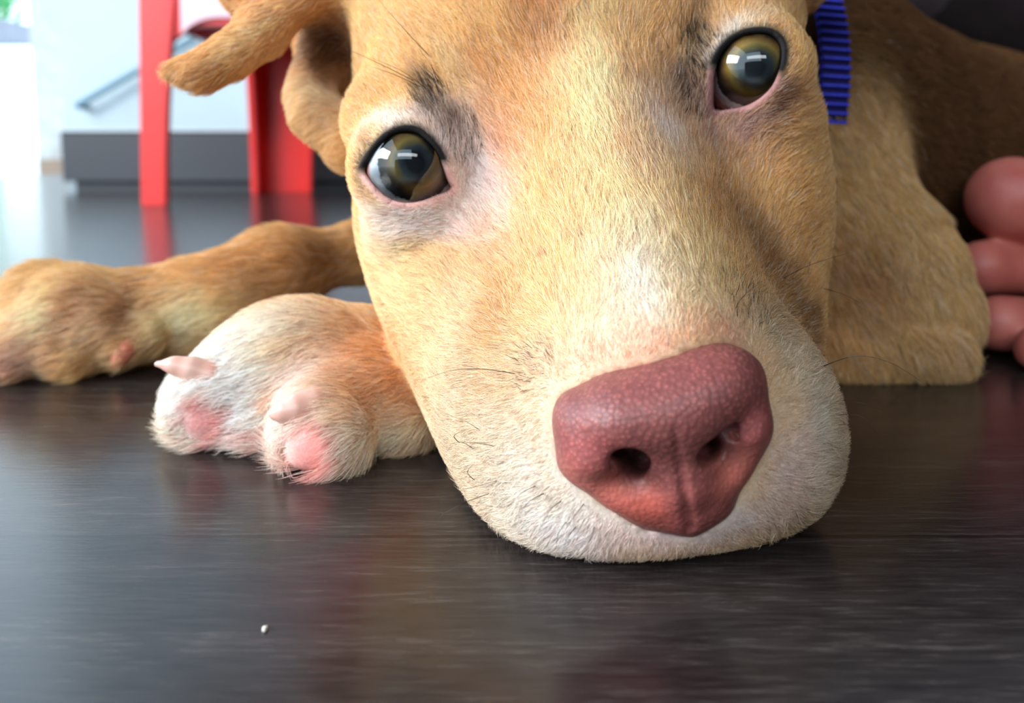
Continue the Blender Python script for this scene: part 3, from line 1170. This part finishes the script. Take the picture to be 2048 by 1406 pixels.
for E in EYES:
    k = np.linalg.norm(cen - E['c'], axis=1) < .026
    e = eye_cut(E)(cen[k].astype(np.float32))
    dens[k] *= np.clip((e - .0008) / .001, 0, 1)
dn = nose_solid(cen.astype(np.float32))
dens *= np.clip((dn - .0002) / .0006, 0, 1)
for c_, r_ in BARE:
    dens *= np.clip((np.linalg.norm(cen - c_, axis=1) / r_ - .8) / .3, 0, 1)
dens *= np.clip((cen[:, 2] - .0012) / .001, 0, 1)
want = dens * ar
cnt = RNG.poisson(want)
ti = np.repeat(np.arange(len(tri)), cnt)
NF_ = len(ti)
r1, r2 = np.sqrt(RNG.random(NF_)), RNG.random(NF_)
root = A[ti] * (1 - r1)[:, None] + B[ti] * (r1 * (1 - r2))[:, None] + C[ti] * (r1 * r2)[:, None]
root = root.astype(np.float32)
N_ = grad(body, root, 5e-4)
tw = tag_weights(root)
nose_tip = P(1335, 850, .128)
hp = root - nose_tip
flow_head = hp / np.linalg.norm(hp, axis=1, keepdims=True)
# hair streams round the eyes
for E in EYES:
    q = root - E['c']
    rr_ = np.linalg.norm(q, axis=1)
    k = np.clip(1 - (rr_ - .011) / .010, 0, 1) ** 1.5
    flow_head = flow_head + (q / rr_[:, None]) * (k * .9)[:, None]
flow = flow_head * (tw[:, TAGS.index('head')] + tw[:, TAGS.index('muzzle')])[:, None]
for t, dv in dict(ear=unit(P(360, 160, .20) - P(700, 10, .21)), body=unit(P(2000, 480, .45) - P(1500, 250, .33)), arm=unit(P(1800, 640, .25) - P(1640, 330, .27)),
                  paw=unit(P(430, 860, .185) - P(800, 720, .2)), leg=unit(P(60, 690, .24) - P(700, 540, .28))).items():
    flow = flow + dv * tw[:, TAGS.index(t)][:, None]
flow = flow + np.stack([wavy(root, .016, i + 1) for i in range(3)], 1) * .16 + np.stack([wavy(root, .0045, i + 2) for i in range(3)], 1) * .20
flow += RNG.normal(size=flow.shape) * .16
T = flow - N_ * (flow * N_).sum(1, keepdims=True)
T /= np.linalg.norm(T, axis=1, keepdims=True) + 1e-9
ln = tw @ np.array([LEN[t] for t in TAGS])
dn = nose_solid(root)
ln = np.minimum(ln, .0012 + np.clip(dn, 0, .03) * .20)
lift = np.full(NF_, .30)
for E in EYES:
    k = np.linalg.norm(root - E['c'], axis=1) < .028
    e = eye_cut(E)(root[k])
    ln[k] = np.minimum(ln[k], .0012 + np.clip(e, 0, .02) * .42)
low = np.clip(1 - root[:, 2] / .012, 0, 1) * tw[:, TAGS.index('paw')]
ln = ln * (1 + .5 * low)
ln *= RNG.uniform(.7, 1.2, NF_)
lift = lift * RNG.uniform(.55, 1.5, NF_)
NP = 5
s = np.linspace(0, 1, NP)
pts = np.empty((NF_, NP, 3), np.float32)
for i, x in enumerate(s):
    pts[:, i] = root - N_ * .0002 + T * (ln * (x * .96))[:, None] + N_ * (ln * lift * (x - .55 * x * x) * 1.3)[:, None]
droop = np.array([0, 0, -1.0])
pts += (droop * (s ** 2)[None, :, None]) * (ln * .18 * low)[:, None, None]
pts[:, :, 2] = np.maximum(pts[:, :, 2], .0002)
wid = tw @ np.array([WID[t] for t in TAGS])
rad = (wid * RNG.uniform(.7, 1.25, NF_))[:, None] * np.array([1.0, .95, .8, .55, .15])[None]
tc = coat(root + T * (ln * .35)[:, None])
tc *= RNG.uniform(.70, 1.22, NF_)[:, None]
# some strands are darker, some paler
dark = RNG.random(NF_) < .10
tc[dark] *= np.array([.62, .52, .46])
pale = RNG.random(NF_) < .16 * (1 - tw[:, TAGS.index('body')])
tc[pale] = tc[pale] * .6 + np.array([.86, .80, .70]) * .4
# black guard hairs in the brows and beside the eyes
for (u, v, r, pr) in [(866, 200, 38, .35), (1406, 105, 46, .3), (1392, 195, 62, .22), (930, 290, 50, .12), (1075, 735, 60, .07), (1490, 610, 70, .06)]:
    dd = hit(u, v)
    m = (np.linalg.norm(root - P(u, v, dd), axis=1) < r * dd / F) & (RNG.random(NF_) < pr)
    tc[m] = lin((58, 40, 32))
    pts[m] = root[m][:, None] + (pts[m] - root[m][:, None]) * 1.25
tc = np.clip(tc * FUR_GAIN, 0, 1)
print('FUR strands', NF_)
hc = bpy.data.hair_curves.new('fur')
hc.add_curves([NP] * NF_)
hc.attributes['position'].data.foreach_set('vector', pts.reshape(-1))
ra = hc.attributes.get('radius') or hc.attributes.new('radius', 'FLOAT', 'POINT')
ra.data.foreach_set('value', rad.astype(np.float32).ravel())
ta = hc.attributes.new('tint', 'FLOAT_COLOR', 'CURVE')
ta.data.foreach_set('color', np.concatenate([tc, np.ones((NF_, 1))], 1).astype(np.float32).ravel())
hc.materials.append(FUR)
fo = bpy.data.objects.new('fur', hc)
COL.objects.link(fo)
fo.parent = pup
fo.matrix_parent_inverse = pup.matrix_basis.inverted()
fo['kind'] = 'stuff'
# ------------------------------------------------------------------ eyes, claws, whiskers
def lathe(name, prof, mat, parent, seg=48):
    bm = bmesh.new()
    rings = []
    for r, z in prof:
        if r < 1e-7:
            rings.append([bm.verts.new((0, 0, z))])
        else:
            rings.append([bm.verts.new((r * math.cos(2 * math.pi * k / seg), r * math.sin(2 * math.pi * k / seg), z)) for k in range(seg)])
    for a, b in zip(rings, rings[1:]):
        if len(a) == 1:
            for k in range(seg):
                bm.faces.new((a[0], b[k], b[(k + 1) % seg]))
        elif len(b) == 1:
            for k in range(seg):
                bm.faces.new((a[k], a[(k + 1) % seg], b[0])[::-1])
        else:
            for k in range(seg):
                bm.faces.new((a[k], b[k], b[(k + 1) % seg], a[(k + 1) % seg]))
    bmesh.ops.recalc_face_normals(bm, faces=bm.faces)
    return link(name, bm, mat, parent, smooth=True)


for E, (gu, gv), ir in zip(EYES, [(834, 325), (1509, 137)], [.0074, .0068]):
    z = unit(C0 - E['ball'])
    k = E['ball'] + z * EYE_R * .7
    u0, v0, d0 = proj(k)
    g = unit(P(gu, gv, d0) - E['ball'])
    th = math.asin(ir / EYE_R)
    prof = [(EYE_R * math.sin(a), EYE_R * math.cos(a)) for a in np.linspace(math.pi, th * 1.03, 40)]
    prof[0] = (0, -EYE_R)
    zi = EYE_R * math.cos(th)
    prof += [(ir * .985, zi - .0001), (ir * .9, zi + .0002), (ir * .7, zi + .0002), (ir * .5, zi), (ir * .36, zi - .0003), (ir * .2, zi - .0005), (0, zi - .0005)]
    ey = lathe('eye', prof, EYE, pup)
    M = Vector(g).to_track_quat('Z', 'Y').to_matrix().to_4x4()
    M.translation = Vector(E['ball'])
    # cornea dome: a cap of smaller radius standing on the edge of the iris
    rc = .0094 if ir > .007 else .0090
    zc = EYE_R * math.cos(th * 1.02) - math.sqrt(rc * rc - (EYE_R * math.sin(th * 1.02)) ** 2)
    t1 = math.asin(EYE_R * math.sin(th * 1.02) / rc)
    cap = [(EYE_R * 1.004 * math.sin(a), EYE_R * 1.004 * math.cos(a)) for a in np.linspace(1.5, th * 1.1, 20)]
    cap += [(rc * math.sin(a), zc + rc * math.cos(a)) for a in np.linspace(t1, 0, 24)]
    cap[-1] = (0, zc + rc)
    co_ = lathe('cornea', cap, CORNEA, ey, 64)
    ey.matrix_parent_inverse = pup.matrix_basis.inverted()
    ey.matrix_basis = M
    co_.matrix_parent_inverse = Matrix.Identity(4)
    co_.matrix_basis = Matrix.Identity(4)


def claw(pts, mat, k=.002):
    f = chain([(P(u, v, d), r) for u, v, d, r in pts], k)
    a = np.array([P(u, v, d) for u, v, d, r in pts])
    V_, Q_ = surface_nets(f, a.min(0) - .006, a.max(0) + .006, .0004, slack=1.2)
    return mesh_from('claw', relax(V_, Q_, 2), Q_, mat, pup)


def rooted(pts, mat):
    """claw whose root sits in the skin, the rest reaching out by the given offsets"""
    d0 = hit(*pts[0][:2])
    claw([(u, v, d0 + o, r) for u, v, o, r in pts], mat)


claw([(466, 762, .1840, .0030), (424, 751, .1803, .0030), (384, 739, .1792, .0025), (350, 731, .1787, .0017), (314, 728, .1784, .0007)], CLAW)
claw([(676, 799, .1738, .0038), (626, 811, .1689, .0036), (592, 818, .1668, .0029), (566, 824, .1660, .0019), (547, 828, .1657, .0009)], CLAW)
rooted([(266, 676, .0030, .0030), (250, 700, -.0006, .0026), (238, 718, -.0016, .0020), (228, 731, -.0018, .0009)], CLAW_RED)
claw([(6, 735, .2300, .0036), (-18, 748, .2290, .0026), (-40, 756, .2285, .0010)], CLAW_RED)


def hairline(pix, r0, mat, name='whisker'):
    pts = [P(*q) for q in pix]
    n = 14
    out = []
    for i in range(n + 1):
        t = i / n * (len(pts) - 1)
        j = min(int(t), len(pts) - 2)
        s_ = t - j
        p0, p1, p2, p3 = pts[max(j - 1, 0)], pts[j], pts[j + 1], pts[min(j + 2, len(pts) - 1)]
        out.append(.5 * ((2 * p1) + (p2 - p0) * s_ + (2 * p0 - 5 * p1 + 4 * p2 - p3) * s_ ** 2 + (3 * p1 - p0 - 3 * p2 + p3) * s_ ** 3))
    r0 *= 2.0
    bm = bmesh.new()
    tube_mesh(bm, out, [r0 * (1 - .85 * i / n) for i in range(n + 1)], 5)
    return link(name, bm, mat, pup, smooth=True)


def from_skin(u, v, more, r0, mat, name='whisker'):
    d = hit(u, v)
    return hairline([(u, v, d + .0008)] + [(a, b, d + c) for a, b, c in more], r0, mat, name)


for u, v, more, r in [
    (868, 122, [(810, 60, -.004), (752, -6, -.004)], 5.5e-5), (835, 165, [(760, 128, -.005), (690, 96, -.004)], 5e-5), (850, 178, [(790, 150, -.004), (735, 130, -.004)], 4.5e-5),
    (862, 185, [(800, 140, -.005), (720, 108, -.003)], 4e-5), (880, 178, [(862, 130, -.003), (835, 95, -.003)], 4e-5),
    (1362, 65, [(1363, 20, -.004), (1358, -30, -.004)], 5e-5), (1378, 60, [(1390, 10, -.004), (1412, -40, -.004)], 5e-5), (1350, 75, [(1335, 30, -.003), (1320, -10, -.003)], 4e-5),
    (1345, 110, [(1325, 70, -.003), (1308, 30, -.003)], 4e-5), (1385, 75, [(1400, 30, -.003), (1425, -10, -.003)], 4e-5)]:
    from_skin(u, v, more, r, HAIR_DARK, 'brow_hair')
for u, v, more, r in [
    (1035, 748, [(960, 738, -.006), (900, 742, -.008), (845, 760, -.009)], 4.5e-5), (962, 862, [(930, 842, -.003), (885, 826, -.003)], 3.5e-5),
    (925, 890, [(908, 872, -.002), (935, 858, -.004)], 5e-5), (950, 900, [(925, 885, -.003), (900, 888, -.002)], 3.5e-5),
    (990, 892, [(950, 886, -.003), (912, 884, -.003)], 3.5e-5), (955, 965, [(935, 945, -.003), (950, 925, -.004)], 4.5e-5),
    (985, 985, [(930, 1005, -.004), (885, 1030, -.004), (866, 1052, -.003)], 3.5e-5), (1000, 960, [(955, 972, -.004), (905, 985, -.003)], 3e-5), (1075, 970, [(1045, 985, -.003), (1020, 1010, -.003)], 4e-5),
    (1092, 985, [(1060, 1002, -.003), (1030, 1035, -.003)], 4.2e-5), (1125, 1000, [(1100, 1020, -.003), (1082, 1055, -.003)], 4.2e-5), (1170, 1005, [(1150, 1030, -.003), (1130, 1060, -.003)], 4.2e-5),
    (1155, 1050, [(1135, 1075, -.003), (1125, 1105, -.002)], 4.2e-5), (1135, 1040, [(1118, 1065, -.003), (1112, 1095, -.002)], 3.8e-5), (1190, 1050, [(1180, 1080, -.003), (1160, 1110, -.002)], 3.5e-5),
    (1640, 735, [(1710, 712, -.004), (1780, 725, -.006), (1845, 765, -.006)], 5e-5), (1560, 560, [(1620, 530, -.004), (1700, 505, -.004)], 4e-5), (1640, 575, [(1690, 590, -.004), (1735, 615, -.004)], 4e-5),
    (1670, 830, [(1720, 832, -.003), (1755, 870, -.003), (1768, 920, -.003)], 3e-5), (1672, 800, [(1730, 808, -.003), (1790, 832, -.003)], 2.6e-5), (1668, 850, [(1720, 850, -.003), (1745, 868, -.003)], 2.6e-5),
    (1590, 1020, [(1600, 1050, -.002), (1608, 1075, -.001)], 2.8e-5), (1545, 1040, [(1560, 1070, -.002), (1568, 1090, -.001)], 2.8e-5),
    (1480, 600, [(1500, 580, -.003), (1530, 560, -.003)], 3.5e-5), (1470, 620, [(1485, 595, -.003), (1515, 585, -.003)], 3.5e-5)]:
    from_skin(u, v, more, r, HAIR_DARK)

# ------------------------------------------------------------------ collar: ribbed webbing standing on edge round the neck
NECK = [(f, k) for op, k, f, t in PARTS if t == 'body']


def neck(p):
    d = None
    for f, k in NECK:
        v = f(p)
        d = v if d is None else smin(d, v, k)
    return d


ax = unit(np.array([.97, .22, -.03]))
ctr = P(1490, 150, .262) + np.array([.006, .062, -.010])
e1 = unit(np.cross(ax, (0, 0, 1)))
e2 = np.cross(ax, e1)
n, wdt, th = 720, .0105, .0013
bm = bmesh.new()
rings = []
ang = [2 * math.pi * i / n for i in range(n)]
rad_ = []
for a in ang:
    dr = e1 * math.cos(a) + e2 * math.sin(a)
    rs = np.linspace(.02, .14, 241)
    best = .03
    for o_ in (-wdt / 2, 0, wdt / 2):
        inside = neck((ctr + ax * o_ + dr * rs[:, None]).astype(np.float32)) < 0
        if inside.any():
            first_out = np.argmax(~inside) if inside[0] else np.nonzero(inside)[0][-1]
            best = max(best, rs[first_out])
    rad_.append(min(best, .085))
rad_ = np.array(rad_)
for _ in range(40):
    rad_ = (np.roll(rad_, 1) + 2 * rad_ + np.roll(rad_, -1)) / 4
for i, a in enumerate(ang):
    rib = .0005 * (1 if (i // 2) % 2 == 0 else -1)
    dr = e1 * math.cos(a) + e2 * math.sin(a)
    R_ = rad_[i] + .0058
    rings.append([bm.verts.new(ctr + dr * (R_ + r) + ax * h_) for r, h_ in ((0, -wdt / 2), (th + rib, -wdt / 2 + .0004), (th + rib, wdt / 2 - .0004), (0, wdt / 2))])
for i in range(n):
    r, s = rings[i], rings[(i + 1) % n]
    for k in range(4):
        bm.faces.new((r[k], r[(k + 1) % 4], s[(k + 1) % 4], s[k])).material_index = 0 if (i // 2) % 2 == 0 and i % 2 == 0 else 1
bmesh.ops.recalc_face_normals(bm, faces=bm.faces)
tag(link('collar', bm, (COLLAR, COLLAR_GAP)), "blue ribbed webbing collar around the puppy's neck behind its eye", 'collar')

# ------------------------------------------------------------------ person sitting beside the puppy: bare toes and a dark trouser leg
FP = []


def foot(p):
    d = None
    for k, f in FP:
        v = f(p)
        d = v if d is None else smin(d, v, k)
    return smax(d, .0005 - p[:, 2], .003)


FP += [(0, cone(P(2022, 398, .288), P(2190, 440, .296), .0152, .0135)), (.006, cone(P(2190, 440, .296), P(2480, 500, .320), .0150, .024)),
       (.004, cone(P(1963, 537, .288), P(2085, 548, .296), .0100, .0080)), (.005, cone(P(2085, 548, .296), P(2430, 560, .312), .0080, .0180)),
       (.004, cone(P(2000, 648, .264), P(2120, 645, .276), .0096, .0078)), (.005, cone(P(2120, 645, .276), P(2430, 600, .305), .0078, .0170)),
       (.004, cone(P(2090, 700, .243), P(2190, 690, .262), .0085, .0075)), (.005, cone(P(2190, 690, .262), P(2440, 620, .298), .0075, .0160)),
       (.004, cone(P(2200, 735, .238), P(2290, 715, .255), .0075, .0070)), (.005, cone(P(2290, 715, .255), P(2460, 640, .292), .0070, .0150)),
       (.02, cone(P(2460, 540, .318), P(2950, 560, .345), .028, .028)), (.02, cone(P(2950, 560, .345), P(3060, 400, .40), .028, .030))]
pe = thing('person', 'person in black trousers sitting behind the puppy with bare toes beside it', 'person', (.35, .45, 0))
fv, fq = surface_nets(foot, (.10, .20, -.002), (.62, .56, .22), .0016, slack=1.3)
mesh_from('foot', relax(fv, fq, 2), fq, SKIN, pe)
TP = [(0, cone(P(3060, 380, .45), P(1520, -345, .49), .042, .064)), (.03, cone(P(1520, -345, .48), P(2900, -250, .95), .060, .095)), (.03, cone(P(2900, -250, .95), P(2950, 0, 1.0), .11, .12))]


def trouser(p):
    d = None
    for k, f in TP:
        v = f(p)
        d = v if d is None else smin(d, v, k)
    return smax(d + .0015 * np.sin(p[:, 2] * 160 + p[:, 0] * 70) * np.sin(p[:, 1] * 90), .001 - p[:, 2], .01)


tv, tq = surface_nets(trouser, (.25, .30, -.002), (1.6, 1.25, .55), .004, slack=1.4)
mesh_from('trousers', relax(tv, tq, 2), tq, TROUSER, pe)
